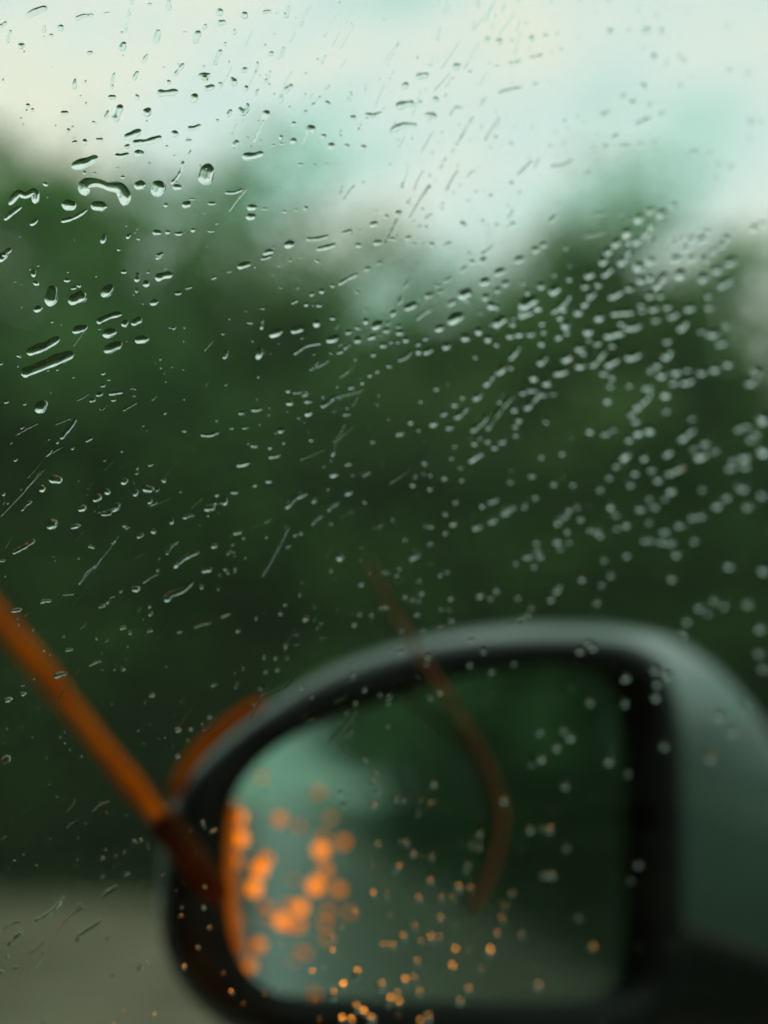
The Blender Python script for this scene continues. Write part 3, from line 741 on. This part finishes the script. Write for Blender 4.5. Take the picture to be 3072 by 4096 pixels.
D4 = [(45,5,30,10,10),(140,35,20,10,60),(122,65,20,14,60),(95,118,50,14,65),(68,190,44,20,65),(40,248,36,28,40),(115,215,64,32,25),(195,170,46,30,20),(228,128,24,18,10),(243,152,36,20,20),(152,186,18,14,0),(275,102,50,20,30),(340,55,42,20,40),(380,25,34,26,0),(428,18,40,28,50),(500,68,60,36,25),(585,15,54,38,20),(435,112,54,36,20),(525,118,40,28,40),(490,148,36,30,0),(350,165,70,42,25),(295,205,50,28,30),(358,190,30,24,0),(440,178,42,36,20),(465,215,46,36,0),(488,222,30,30,0),(175,252,86,18,35),(310,268,84,46,30),(240,312,50,36,25),(500,282,76,42,35),(555,290,40,36,0),(560,270,30,20,0),(615,250,80,34,20),(625,205,100,50,30),(600,240,50,30,0),(665,225,44,38,0),(620,158,30,30,0),(680,130,44,38,0),(740,145,70,46,40),(800,100,34,30,0),(735,82,30,24,0),(600,115,24,24,0),(765,205,120,34,45),(775,230,36,34,0),(840,240,54,38,45),(890,80,60,46,30),(870,130,50,36,20),(950,20,60,40,50),(965,68,70,36,45),(1035,20,70,38,40),(925,125,40,36,40),(895,165,60,34,50),(868,205,50,30,50),(1000,165,80,36,30),(1060,140,50,34,10),(1100,45,60,46,30),(1150,20,60,40,20),(1110,105,50,36,10),(1150,95,40,34,0),(1195,110,100,40,55),(1150,170,50,36,30),(1110,210,40,36,0),(1030,245,110,40,5),(1115,235,40,34,0),(1165,225,60,38,20),(1225,220,50,34,10),(1250,250,70,38,35),(1175,275,50,36,20),(1290,290,90,44,60),(1320,225,60,44,20),(1280,80,60,50,50),(1380,95,60,44,45),(1440,60,60,40,15),(1480,120,90,44,30),(1500,25,70,50,30),(1260,10,60,40,0),(1330,10,50,40,0),(1390,10,40,34,0),(1400,170,40,36,0),(1405,222,50,30,0),(1195,170,40,36,0),(930,265,54,44,25),(785,298,50,44,40),(760,265,36,36,0),(685,290,40,34,40),(635,335,46,36,20),(585,338,44,32,10),(545,345,42,30,0),(690,325,36,34,0),(755,348,46,34,40),(790,328,36,34,0),(880,322,54,48,20),(885,360,36,32,0),(925,375,50,36,20),(980,340,70,44,15),(1020,330,60,44,20),(1075,300,90,46,10),(1025,290,40,36,0),(985,385,36,34,0),(408,325,42,38,20),(450,358,44,36,0),(352,353,46,34,0),(270,390,44,34,30),(190,410,54,34,25),(90,430,80,22,35),(395,437,26,24,0),(68,330,40,32,0),(62,305,30,20,0),(10,322,36,28,0),(18,290,24,20,0),(95,362,34,26,0),(60,372,26,18,0),(30,372,24,18,0),(5,385,20,24,0),(148,380,30,24,20),(180,357,32,20,10),(150,412,34,30,0),(22,475,32,22,0),(415,245,24,18,0),(460,298,16,14,0),(486,382,30,26,0),(680,375,40,38,0),(565,415,86,32,55),(548,480,30,30,0),(505,490,64,34,50),(455,540,70,34,50),(405,605,60,34,40),(685,448,68,38,50),(845,398,50,42,20),(862,418,36,34,0),(790,440,60,40,40),(765,500,76,40,15),(850,472,60,42,15),(925,440,110,34,50),(990,460,84,46,30),(950,505,50,36,10),(1075,425,86,46,20),(985,525,40,36,0),(978,560,44,36,20),(965,625,42,40,0),(648,525,46,40,30),(705,545,54,48,30),(645,620,120,36,50),(500,675,195,28,52),(415,715,120,30,45),(335,675,84,32,40),(260,678,46,26,40),(285,738,44,30,15),(305,640,36,30,10),(340,610,30,26,0),(226,572,30,26,0),(158,628,22,18,0),(214,725,42,32,0),(115,717,32,28,0),(68,765,50,26,10),(150,752,20,20,0),(176,892,32,26,0),(125,987,36,28,0),(198,1005,28,24,0),(260,958,34,26,0),(200,945,24,22,0),(135,950,22,20,0),(310,1062,28,26,0),(305,820,28,26,0),(335,965,28,26,0),(292,872,26,24,0),(330,912,22,20,0),(400,870,84,36,30),(415,785,28,28,0),(390,808,40,28,0),(450,798,36,28,0),(478,825,40,32,0),(512,800,44,32,20),(570,772,36,30,0),(568,735,34,28,20),(583,707,36,36,0),(563,658,40,40,0),(600,590,40,30,0),(500,628,30,26,0),(640,580,60,26,0),(690,600,40,26,0),(730,595,40,24,0),(700,713,34,32,0),(545,973,34,30,0),(640,947,42,34,0),(475,1055,60,36,20),(425,1078,34,30,0),(540,1090,76,36,20),(605,1075,36,40,0),(655,1040,40,32,0),(680,865,34,30,0),(770,850,36,34,0),(733,983,34,32,0),(816,985,34,32,0),(890,755,46,38,0),(955,765,50,36,10),(990,750,40,30,0),(935,1005,46,36,0),(835,1080,36,34,0),(800,1095,40,30,0),(975,955,46,36,0),(1005,905,40,36,0),(980,1080,50,44,0),(1040,860,70,50,55),(1060,790,50,40,0),(1100,760,60,50,30),(1145,748,60,56,30),(1090,710,50,40,30),(1070,680,50,40,30),(1095,650,50,46,50),(1130,600,110,40,60),(1140,560,70,44,40),(1200,510,60,50,30),(1180,470,50,44,50),(1150,490,40,44,0),(1225,420,80,48,60),(1225,365,50,40,50),(1215,600,50,44,0),(1220,665,44,40,0),(1260,500,56,44,0),(1310,535,80,44,20),(1250,545,50,40,10),(1375,500,60,46,20),(1430,487,60,44,15),(1485,465,50,42,0),(1310,490,50,36,10),(1330,700,40,30,0),(1310,770,100,44,40),(1085,935,50,40,0),(1125,870,50,40,30),(1155,920,50,40,0),(1185,965,50,42,0),(1065,985,50,40,20),(1240,1010,60,48,0),(1260,920,110,50,25),(1230,845,70,44,45),(1340,830,50,36,40),(1370,860,80,50,20),(1390,805,60,44,20),(1430,840,60,36,10),(1550,740,90,46,20),(1560,865,70,52,20),(1510,880,60,44,0),(1500,910,70,44,10),(1560,905,60,44,0),(1640,840,70,60,40),(1640,700,80,60,60),(1610,765,50,44,0),(1585,790,44,40,0),(1550,1000,66,50,0),(1480,1040,60,40,30),(1440,1075,60,44,20),(1635,1030,50,44,0),(1570,1080,60,44,20),(1590,540,80,50,30),(1610,500,60,50,0),(1420,335,70,50,10),(1480,300,40,36,0),(1460,375,70,40,20),(1375,325,50,30,0),(1060,555,40,36,0),(1110,1090,60,40,0),(1170,1080,56,44,0),(1145,1045,40,36,0),(1215,1045,44,36,0),(1375,1005,40,36,0)]
D5 = [(225,52,54,34,30),(325,62,46,20,15),(460,5,50,18,5),(535,60,16,18,60),(550,68,24,14,20),(605,100,36,18,20),(662,82,26,26,40),(740,38,28,30,0),(808,18,44,22,20),(898,12,16,18,0),(490,130,26,14,30),(395,152,34,14,-20),(102,148,110,22,30),(10,208,28,12,0),(375,270,110,14,50),(420,220,60,10,52),(745,155,80,16,48),(805,205,130,24,32),(765,228,26,18,20),(680,250,22,16,20),(892,252,52,24,8),(925,146,36,24,0),(1027,86,46,24,10),(1050,112,18,16,0),(972,248,24,18,0),(948,270,18,16,0),(985,262,20,14,0),(1015,245,20,14,0),(1005,140,20,14,40),(990,175,36,16,40),(650,285,80,14,30),(585,332,42,24,0),(520,342,20,14,10),(870,322,22,22,0),(942,332,16,16,0),(645,408,20,16,30),(650,440,26,18,20),(440,405,36,18,20),(485,370,26,10,20),(465,390,20,14,30),(70,422,50,18,8),(197,388,50,16,8),(295,357,50,8,5),(530,500,36,18,15),(560,520,20,20,0),(648,515,36,14,5),(775,518,30,16,0),(875,487,80,14,15),(975,447,50,14,18),(415,547,14,14,40),(462,555,26,12,30),(297,595,40,14,5),(188,598,14,12,0),(215,615,10,10,0),(410,655,60,14,20),(260,705,60,26,15),(145,720,16,8,0),(97,750,20,10,0),(100,785,30,16,10),(35,810,40,20,15),(320,778,12,8,0),(528,678,20,24,60),(545,634,16,8,70),(550,580,16,8,80),(625,820,12,14,0),(482,830,12,14,0),(655,790,30,24,10),(905,885,30,20,10),(768,940,36,28,-10),(825,938,24,18,10),(810,985,20,12,0),(880,942,14,12,0),(870,915,20,14,60),(710,975,12,10,0),(765,1055,30,24,0),(280,998,12,14,0),(300,1028,14,14,0),(200,1062,12,14,0),(25,1070,50,30,40),(278,950,10,10,0),(535,1068,12,10,0),(925,745,36,14,25),(1018,757,18,16,0),(1122,762,20,18,0),(1300,757,24,22,0),(1345,800,20,18,0),(1145,690,22,20,0),(1195,682,24,22,0),(1233,578,30,26,60),(1238,630,20,16,70),(1190,630,24,20,30),(1140,625,24,24,0),(1280,530,20,14,30),(1048,676,14,12,0),(1012,695,12,12,0),(1026,512,28,22,10),(1105,457,20,22,0),(1210,438,24,22,0),(1232,400,24,20,0),(1320,460,34,28,0),(1295,357,24,18,0),(1355,408,18,16,0),(1430,255,22,18,0),(1468,195,36,34,0),(1560,310,34,26,20),(1530,485,32,26,10),(1605,442,28,24,0),(1552,440,26,22,0),(1645,410,24,28,0),(1650,258,24,28,0),(1245,148,30,18,20),(1275,100,26,16,0),(1300,90,26,20,0),(1430,48,22,18,0),(1370,35,70,16,40),(1150,108,20,18,0),(1155,35,40,14,40),(1525,705,26,24,0),(1385,480,20,18,0),(360,490,40,8,45),(600,420,30,8,70),(1575,767,28,26,0),(1535,825,26,24,0),(1518,950,28,24,90),(1572,1075,32,28,90),(1497,870,20,20,0),(1640,790,24,18,0),(1497,970,20,20,0)]
D6 = [(35,32,20,20,0),(90,118,22,18,0),(265,8,36,24,0),(265,90,28,22,0),(205,62,36,26,10),(180,60,24,18,0),(300,50,42,30,10),(200,135,34,28,20),(405,62,56,36,20),(470,35,54,38,25),(525,5,50,26,10),(135,190,68,34,25),(65,245,24,20,0),(55,272,26,22,0),(20,265,22,16,0),(5,255,20,24,0),(150,294,26,24,0),(243,270,32,22,10),(273,256,28,22,0),(90,362,28,26,0),(122,375,24,22,0),(162,350,28,26,0),(150,382,24,22,0),(288,371,34,28,10),(143,440,36,30,0),(167,515,28,26,0),(8,408,26,28,0),(243,500,30,28,0),(290,465,30,26,0),(245,418,26,24,0),(280,420,26,24,0),(415,360,46,30,10),(485,336,36,32,0),(460,370,30,24,0),(578,368,34,30,0),(590,465,40,34,0),(618,445,34,34,0),(635,412,34,34,0),(720,375,40,34,0),(745,340,44,36,0),(755,322,40,34,20),(920,388,44,38,0),(855,288,40,34,0),(650,232,40,34,10),(570,220,34,28,0),(625,185,66,36,15),(675,190,40,34,0),(665,165,40,30,0),(657,130,38,34,0),(748,125,48,34,10),(762,155,36,30,0),(800,130,40,30,0),(792,82,38,32,0),(770,30,90,34,40),(850,30,44,36,0),(920,80,50,42,0),(890,75,40,34,0),(935,100,40,30,0),(1005,65,40,36,0),(1045,55,40,36,0),(1000,8,50,24,0),(1145,40,36,32,0),(1215,80,56,44,20),(1275,55,50,38,10),(1130,118,60,44,10),(1160,120,40,36,0),(1200,125,40,40,0),(1240,130,50,42,0),(1265,180,54,40,0),(1050,185,48,40,0),(950,205,40,34,0),(980,270,40,36,0),(1245,285,54,42,0),(940,310,40,36,0),(1335,20,50,40,0),(1370,15,50,40,0),(1340,120,50,44,0),(1640,250,56,50,0),(1490,230,60,44,0),(1430,380,56,44,20),(1470,400,56,44,0),(1360,410,54,42,0),(1400,435,50,40,0),(1310,470,56,44,0),(1290,525,50,40,0),(1620,605,56,48,0),(1640,670,50,56,0),(1575,395,60,50,0),(1625,500,50,50,0),(70,600,36,30,0),(378,552,34,30,0),(430,600,34,30,0),(845,600,44,36,0),(905,585,40,36,0),(885,565,40,30,0),(190,625,30,30,0),(182,655,28,28,0),(75,510,28,28,0),(465,690,34,30,0),(240,778,34,30,0),(200,803,30,26,0),(22,795,28,28,0),(18,823,26,24,0),(1225,705,56,44,0),(1170,680,50,40,0),(1180,740,54,42,0),(1173,798,54,46,0),(1042,717,50,42,0),(1040,825,44,40,0),(888,820,46,40,0),(775,940,44,40,0),(805,973,48,44,0),(745,1015,46,42,0),(680,1065,46,44,30),(635,1088,40,36,0),(670,952,40,36,0),(1405,1060,60,50,0),(1450,880,60,50,0),(1505,950,54,44,0),(1560,835,50,40,0),(1210,1010,46,40,0),(970,1075,50,40,0),(15,925,26,24,0),(560,655,30,26,0),(370,660,30,26,0)]
D7 = [(305,160,70,12,60),(435,165,90,10,30),(305,248,50,10,38),(15,300,34,8,45),(100,373,12,10,0),(455,355,20,20,50),(440,390,30,20,40),(575,318,36,22,20),(600,315,40,26,20),(545,205,20,14,20),(460,195,20,16,0),(535,365,24,20,50),(490,425,12,12,0),(470,535,90,20,38),(545,462,40,18,30),(440,470,30,14,40),(705,455,36,14,45),(215,608,165,22,40),(310,650,150,10,42),(340,600,44,20,50),(375,605,26,10,40),(55,678,80,14,22),(65,735,90,24,45),(85,715,30,22,0),(160,775,80,14,40),(155,850,80,14,52),(185,800,20,12,20),(30,815,20,20,60),(67,860,30,20,20),(465,735,24,20,0),(485,897,24,14,10),(603,862,34,24,55),(630,950,14,10,80),(680,955,14,10,80),(517,1005,24,14,80),(190,1085,44,20,60),(665,1075,50,24,50),(5,880,30,20,0),(875,235,24,28,0),(920,272,44,22,25),(885,515,24,20,0),(878,603,28,26,0),(780,640,36,14,10),(905,690,30,16,70),(855,775,26,24,30),(795,862,36,24,60),(1000,968,28,24,0),(640,345,12,14,0),(370,240,16,12,0),(1472,105,34,28,90),(1482,163,36,26,90),(1620,20,34,28,90),(1615,65,30,26,90),(1613,160,34,30,90),(1632,100,30,26,90),(1610,548,44,34,90),(1530,628,40,32,90),(1427,735,42,34,90),(1437,795,40,30,90),(1475,690,18,16,0),(1540,895,70,36,75),(1440,980,60,40,80),(1482,940,50,36,70),(1645,940,60,40,80),(1540,1035,56,44,80),(1570,1055,50,36,70),(1600,1085,60,50,80),(1478,1085,50,36,80),(1520,1090,40,40,0),(1350,880,40,30,25),(1650,770,46,30,90),(1630,330,36,24,30)]
D8 = [(212,72,38,32,90),(52,135,34,28,90),(82,140,36,30,90),(157,140,30,28,0),(145,195,50,28,80),(95,325,40,34,80),(66,318,36,26,90),(410,290,44,36,90),(515,140,46,38,90),(780,78,50,42,90),(627,268,44,40,90),(680,262,40,30,90),(715,265,48,44,0),(785,348,40,36,0),(203,385,34,34,0),(375,335,36,28,60),(410,342,32,30,0),(722,462,50,44,80),(690,465,38,34,0),(320,518,46,38,80),(368,522,48,36,90),(290,568,52,38,90),(245,562,44,34,90),(148,566,44,36,90),(10,555,44,32,90),(505,658,60,42,90),(130,688,48,38,90),(80,735,54,38,90),(198,738,60,44,90),(238,735,40,30,90),(35,772,52,36,80),(5,770,44,20,90),(160,755,36,34,0),(303,788,54,42,90),(455,790,52,42,90),(140,838,46,36,80),(292,860,56,42,90),(415,870,40,34,60),(88,920,54,38,80),(128,912,50,36,90),(148,968,52,36,90),(360,958,56,44,70),(325,1008,50,40,80),(660,938,54,48,80),(22,1010,70,48,70),(55,975,40,34,80),(62,1015,50,30,80),(188,1075,60,44,90),(155,1095,36,36,0),(240,650,40,30,30),(485,720,40,36,0),(590,720,34,30,0),(895,775,50,36,20),(1065,490,36,26,0),(1095,420,40,30,30),(1050,25,46,44,0),(200,155,50,24,40),(120,375,50,36,30),(195,490,40,36,0),(55,440,70,26,45),(360,430,70,26,60),(550,545,40,24,60),(840,650,40,24,30),(520,600,40,24,60)]
Q = 1536 / 1659.0
drops = []       # (points in photograph pixels, widths) with the size that orders them
for lst, ox, oy in ((D1, 0, 0), (D2, 1536, 0), (D3, 0, 1024), (D4, 1536, 1024), (D5, 0, 2048), (D6, 1536, 2048), (D7, 0, 3072), (D8, 1536, 3072)):
    for (x, y, ln_, wd, an) in lst:
        X, Y, l, w = ox + x * Q, oy + y * Q, ln_ * Q, wd * Q
        b = max(0.0, blur_px(X, Y)) * 0.5          # soft discs look larger than their drops
        l, w = l * 1.06, w * 1.22
        l = max(l - b, 0.6 * l)
        w = max(w - b, 0.6 * w)
        if w > l: l, w, an = w, l, an + 90
        a = R_(an)
        h = l / 2
        bend = random.uniform(-.12, .12) * l if l > 1.8 * w else 0
        p = [(X - math.cos(a) * h, Y + math.sin(a) * h), (X + math.sin(a) * bend, Y + math.cos(a) * bend), (X + math.cos(a) * h, Y - math.sin(a) * h)]
        drops.append((p, w, l, None))
def special(pts, ox, oy, w, widths=None):
    p = [(ox + x * Q, oy + y * Q) for x, y in pts]
    l = sum(math.dist(p[i], p[i + 1]) for i in range(len(p) - 1))
    drops.append((p, w * Q, l, widths))
special([(372, 845), (366, 800), (415, 788), (470, 806), (515, 812), (538, 850), (532, 888)], 0, 0, 58, [.9, 1.0, .62, .55, .85, 1.0, .8])
special([(38, 885), (78, 836), (108, 845), (150, 830), (152, 880)], 0, 0, 36, [.6, 1, .75, 1, .9])
special([(852, 326), (885, 330), (912, 320)], 0, 0, 34, [.7, 1.1, .6])
special([(884, 325), (885, 362)], 0, 0, 30, [1.2, .6])
special([(1034, 462), (1046, 488), (1066, 470), (1068, 444)], 0, 0, 26, [.9, 1, .9, .7])
special([(200, 800), (150, 875), (108, 948)], 1536, 0, 13, [1.3, .8, .7])
special([(56, 945), (28, 1005), (0, 1062)], 1536, 0, 11)
special([(710, 385), (735, 358), (790, 335), (838, 292)], 0, 2048, 32, [1.2, .9, .7, .6])
special([(330, 752), (350, 712), (435, 660)], 0, 3072, 22, [.9, 1, .7])
special([(1545, 865), (1480, 935), (1418, 1002)], 0, 2048, 13)
special([(0, 1125), (110, 1010), (170, 930)], 0, 1024, 9)
special([(1490, 720), (1452, 800), (1425, 890)], 0, 1024, 9)
special([(1130, 280), (1190, 180), (1250, 60)], 0, 2048, 9)
special([(340, 310), (410, 230), (470, 160), (520, 90)], 0, 2048, 8)
special([(1080, 900), (1110, 830), (1160, 740)], 0, 2048, 8)

def drop_mesh(p, w, l, widths, k, sharp=True):
    small = max(w, l) < 26
    long_ = l > 2.0 * w
    nt_ = 8 if small else (24 if long_ else 14)
    nx_ = 6 if small else 9
    if len(p) < 3:
        p = [p[0], ((p[0][0] + p[1][0]) / 2, (p[0][1] + p[1][1]) / 2), p[1]]
    ctr = spline(p, nt_ * 3)
    ctr = np.array(ctr)
    seg = np.concatenate([[0], np.cumsum(np.linalg.norm(np.diff(ctr, axis=0), axis=1))])
    tot = seg[-1]
    # denser towards both ends
    u = (1 - np.cos(np.linspace(0, math.pi, nt_ + 1))) / 2 if not long_ else None
    if u is None:
        u0 = np.linspace(0, 1, nt_ + 1)
        u = 0.5 * u0 + 0.5 * (1 - np.cos(u0 * math.pi)) / 2
    s = u * tot
    cx_ = np.interp(s, seg, ctr[:, 0]); cy_ = np.interp(s, seg, ctr[:, 1])
    tx = np.gradient(cx_); ty = np.gradient(cy_)
    nn = np.hypot(tx, ty) + 1e-9
    tx, ty = tx / nn, ty / nn
    cap_ = min(tot / 2, w * 0.62)
    e_ = np.minimum(s, tot - s)
    prof = np.where(e_ < cap_, np.sqrt(np.clip(1 - ((cap_ - e_) / cap_) ** 2, 0, 1)), 1.0)
    if widths is not None:
        prof = prof * np.interp(u, np.linspace(0, 1, len(widths)), widths)
    elif long_:
        ph, ph2 = random.uniform(0, 6.3), random.uniform(0, 6.3)
        prof = prof * (0.9 + 0.09 * np.sin(s / w * 2.1 + ph) + 0.06 * np.sin(s / w * 4.3 + ph2)) * np.interp(u, [0, 1], [random.uniform(.92, 1.15), random.uniform(.75, 1.0)])
    else:
        prof = prof * np.interp(u, [0, 1], [random.uniform(.85, 1.15), random.uniform(.75, 1.1)]) * (1 + 0.07 * np.sin(u * 9 + random.uniform(0, 6)))
    hw = np.maximum(prof * w / 2, w * 0.02)
    skew = random.uniform(-.2, .2)
    mx_, my_ = float(cx_.mean()), float(cy_.mean())
    N = pane_n(mx_, my_)
    dm = (pane(mx_, my_) - CAM).dot(FWD)
    verts, base = [], []
    hmax = hw.max()
    for i in range(nt_ + 1):
        for j in range(nx_ + 1):
            x = -1 + 2 * j / nx_
            x = math.sin(x * math.pi / 2)
            X = cx_[i] - ty[i] * hw[i] * x
            Y = cy_[i] + tx[i] * hw[i] * x
            P = pane(X, Y) + N * 0.00006
            hgt = k * hw[i] ** 2 / hmax * (1 - x * x) * (1 + skew * x) * dm / FPX
            verts.append(P + N * hgt)
            base.append(P)
    faces = []
    row = nx_ + 1
    for i in range(nt_):
        for j in range(nx_):
            a = i * row + j
            faces.append((a, a + 1, a + row + 1, a + row))
    # face the dome outwards
    a, b, c = verts[faces[len(faces) // 2][0]], verts[faces[len(faces) // 2][1]], verts[faces[len(faces) // 2][2]]
    flip = (b - a).cross(c - a).dot(N) < 0
    if flip:
        faces = [tuple(reversed(q)) for q in faces]
    nd_ = len(faces)
    off = len(verts)
    outl = [(0, j) for j in range(row)] + [(i, nx_) for i in range(1, nt_ + 1)] + [(nt_, j) for j in range(nx_ - 1, -1, -1)] + [(i, 0) for i in range(nt_ - 1, 0, -1)]
    bf = []
    for i in range(nt_):
        a = off + 2 * i
        bf.append((a, a + 2, a + 3, a + 1))
    for i in range(nt_ + 1):
        verts.append(base[i * row]); verts.append(base[i * row + nx_])
    a, b, c = verts[bf[nt_ // 2][0]], verts[bf[nt_ // 2][1]], verts[bf[nt_ // 2][2]]
    if (b - a).cross(c - a).dot(N) > 0:
        bf = [tuple(reversed(q)) for q in bf]
    return verts, faces + bf, nd_
TREE_Y = ([0, 500, 1000, 1300, 1900, 2600, 3072], [600, 700, 1000, 1200, 1080, 880, 850])
def zone(x, y):
    t1 = y / SCL; x1 = x / SCL
    if 352 < x1 and t1 > np.interp(x1, [352, 430, 600, 820, 1050, 1250, 1450, 1659], [1800, 1650, 1520, 1410, 1360, 1350, 1370, 1510]):
        if 490 < x1 < 1368 and t1 > np.interp(x1, [490, 640, 980, 1230, 1368], [1720, 1585, 1474, 1447, 1500]):
            return 'over the mirror glass', 'over the mirror glass'
        return 'over the mirror housing', 'over the mirror housing'
    if x1 < 352 and t1 > 1880:
        return 'over the pale road', 'over the road'
    if y < np.interp(x, *TREE_Y) + 30:
        return 'against the pale sky', 'against the sky'
    if y > 2050:
        return 'against the dark undergrowth', 'against the undergrowth'
    return 'against the green trees', 'against the trees'
order = sorted(range(len(drops)), key=lambda i: -(drops[i][1] * drops[i][2] + 12 * blur_px(*drops[i][0][len(drops[i][0]) // 2])))
big = set(order[:295])
CENT = [(q[0][len(q[0]) // 2][0], q[0][len(q[0]) // 2][1], q[2]) for q in drops]
rest_v, rest_f, rest_s = [], [], []
for i, (p, w, l, widths) in enumerate(drops):
    x, y = p[len(p) // 2]
    zl, zg = zone(x, y)
    k = random.uniform(0.9, 1.1) * float(np.interp(y, [0, 600, 1300, 2200], [0.29, 0.36, 0.48, 0.58]))
    if zg == 'over the road' or (x < 700 and y > 3000):
        k = random.uniform(0.30, 0.42)
    v_, f_, n_ = drop_mesh(p, w, l, widths, k)
    if i in big:
        asp = l / w
        if widths is not None and w > 22:
            shape = {58: 'arched caterpillar-shaped'}.get(round(w / Q), 'large crooked')
            nm, cat = 'rain_drop', 'rain drop'
        elif asp > 3.0: shape, nm, cat = ('long broad', 'long thin')[w < 24] + ' streak of', 'rain_streak', 'rain streak'
        elif asp > 1.7: shape, nm, cat = 'elongated', 'rain_drop', 'rain drop'
        elif w > 38: shape, nm, cat = 'fat rounded', 'rain_drop', 'rain drop'
        else: shape, nm, cat = 'small rounded', 'rain_drop', 'rain drop'
        bl = blur_px(x, y)
        foc = 'sharp' if bl < 8 else ('slightly soft' if bl < 20 else 'out-of-focus')
        noun = 'rain water' if 'streak' in shape else 'rain drop'
        near = sorted(math.dist((x, y), (c[0], c[1])) - c[2] / 2 for c in CENT if (c[0], c[1]) != (x, y))[:3]
        gap = near[0] - l / 2
        crowd = 'lone' if gap > 38 else ('touching' if gap < 3 else ('crowded' if near[2] - l / 2 < 34 else 'paired'))
        dx, dy = p[-1][0] - p[0][0], p[0][1] - p[-1][1]
        ang = math.degrees(math.atan2(dy, dx)) % 180
        tilt = '' if asp < 1.35 else ('level ' if ang < 14 or ang > 166 else ('slanting ' if ang < 42 else ('steep ' if ang < 75 else 'upright ')))
        lab = f'{foc}, {crowd}, {tilt}{shape} {noun} on the window {zl}'.replace('slightly soft', 'soft')
        lab = lab.replace(' water on the window', ' on the window') if len(lab.split()) > 15 else lab
        o = mesh_obj(nm, v_, f_, M_water, None, True, n_)
        tag(o, lab, cat, f'{foc} {crowd} {tilt}{shape} {noun} {zg}')
    else:
        off = len(rest_v)
        rest_v += v_
        rest_f += [tuple(q + off for q in f) for f in f_]
        rest_s += [q < n_ for q in range(len(f_))]
# fine spray between the drops
for _ in range(700):
    x, y = random.uniform(-60, 3130), random.uniform(-60, 4150)
    if x > 2300 and random.random() < 0.6: continue
    s = random.uniform(3.0, 8.5)
    a = R_(random.choice([20, 25, 30, 60]))
    l = s * random.uniform(1, 1.8)
    v_, f_, n_ = drop_mesh([(x - math.cos(a) * l / 2, y + math.sin(a) * l / 2), (x, y), (x + math.cos(a) * l / 2, y - math.sin(a) * l / 2)], s, l, None, 0.5)
    off = len(rest_v)
    rest_v += v_
    rest_f += [tuple(q + off for q in f) for f in f_]
    rest_s += [q < n_ for q in range(len(f_))]
for _ in range(95):
    if random.random() < .5:
        x, y, a = random.uniform(900, 2100), random.uniform(0, 800), random.gauss(62, 6)
    else:
        x, y, a = random.uniform(0, 1700), random.uniform(1300, 2900), random.choice([random.gauss(28, 7), random.gauss(52, 5)])
    a = R_(a)
    l, s = random.uniform(25, 120), random.uniform(6, 10)
    v_, f_, n_ = drop_mesh([(x - math.cos(a) * l / 2, y + math.sin(a) * l / 2), (x + random.uniform(-3, 3), y + random.uniform(-3, 3)), (x + math.cos(a) * l / 2, y - math.sin(a) * l / 2)], s, l, None, 0.3)
    off = len(rest_v)
    rest_v += v_
    rest_f += [tuple(q + off for q in f) for f in f_]
    rest_s += [q < n_ for q in range(len(f_))]
ro = mesh_obj('fine_rain_spray', rest_v, rest_f, M_water)
ro.data.polygons.foreach_set('use_smooth', np.array(rest_s, dtype=bool))
tag(ro, 'fine spray of tiny rain droplets scattered between the larger drops on the window', 'rain spray', None, 'stuff')
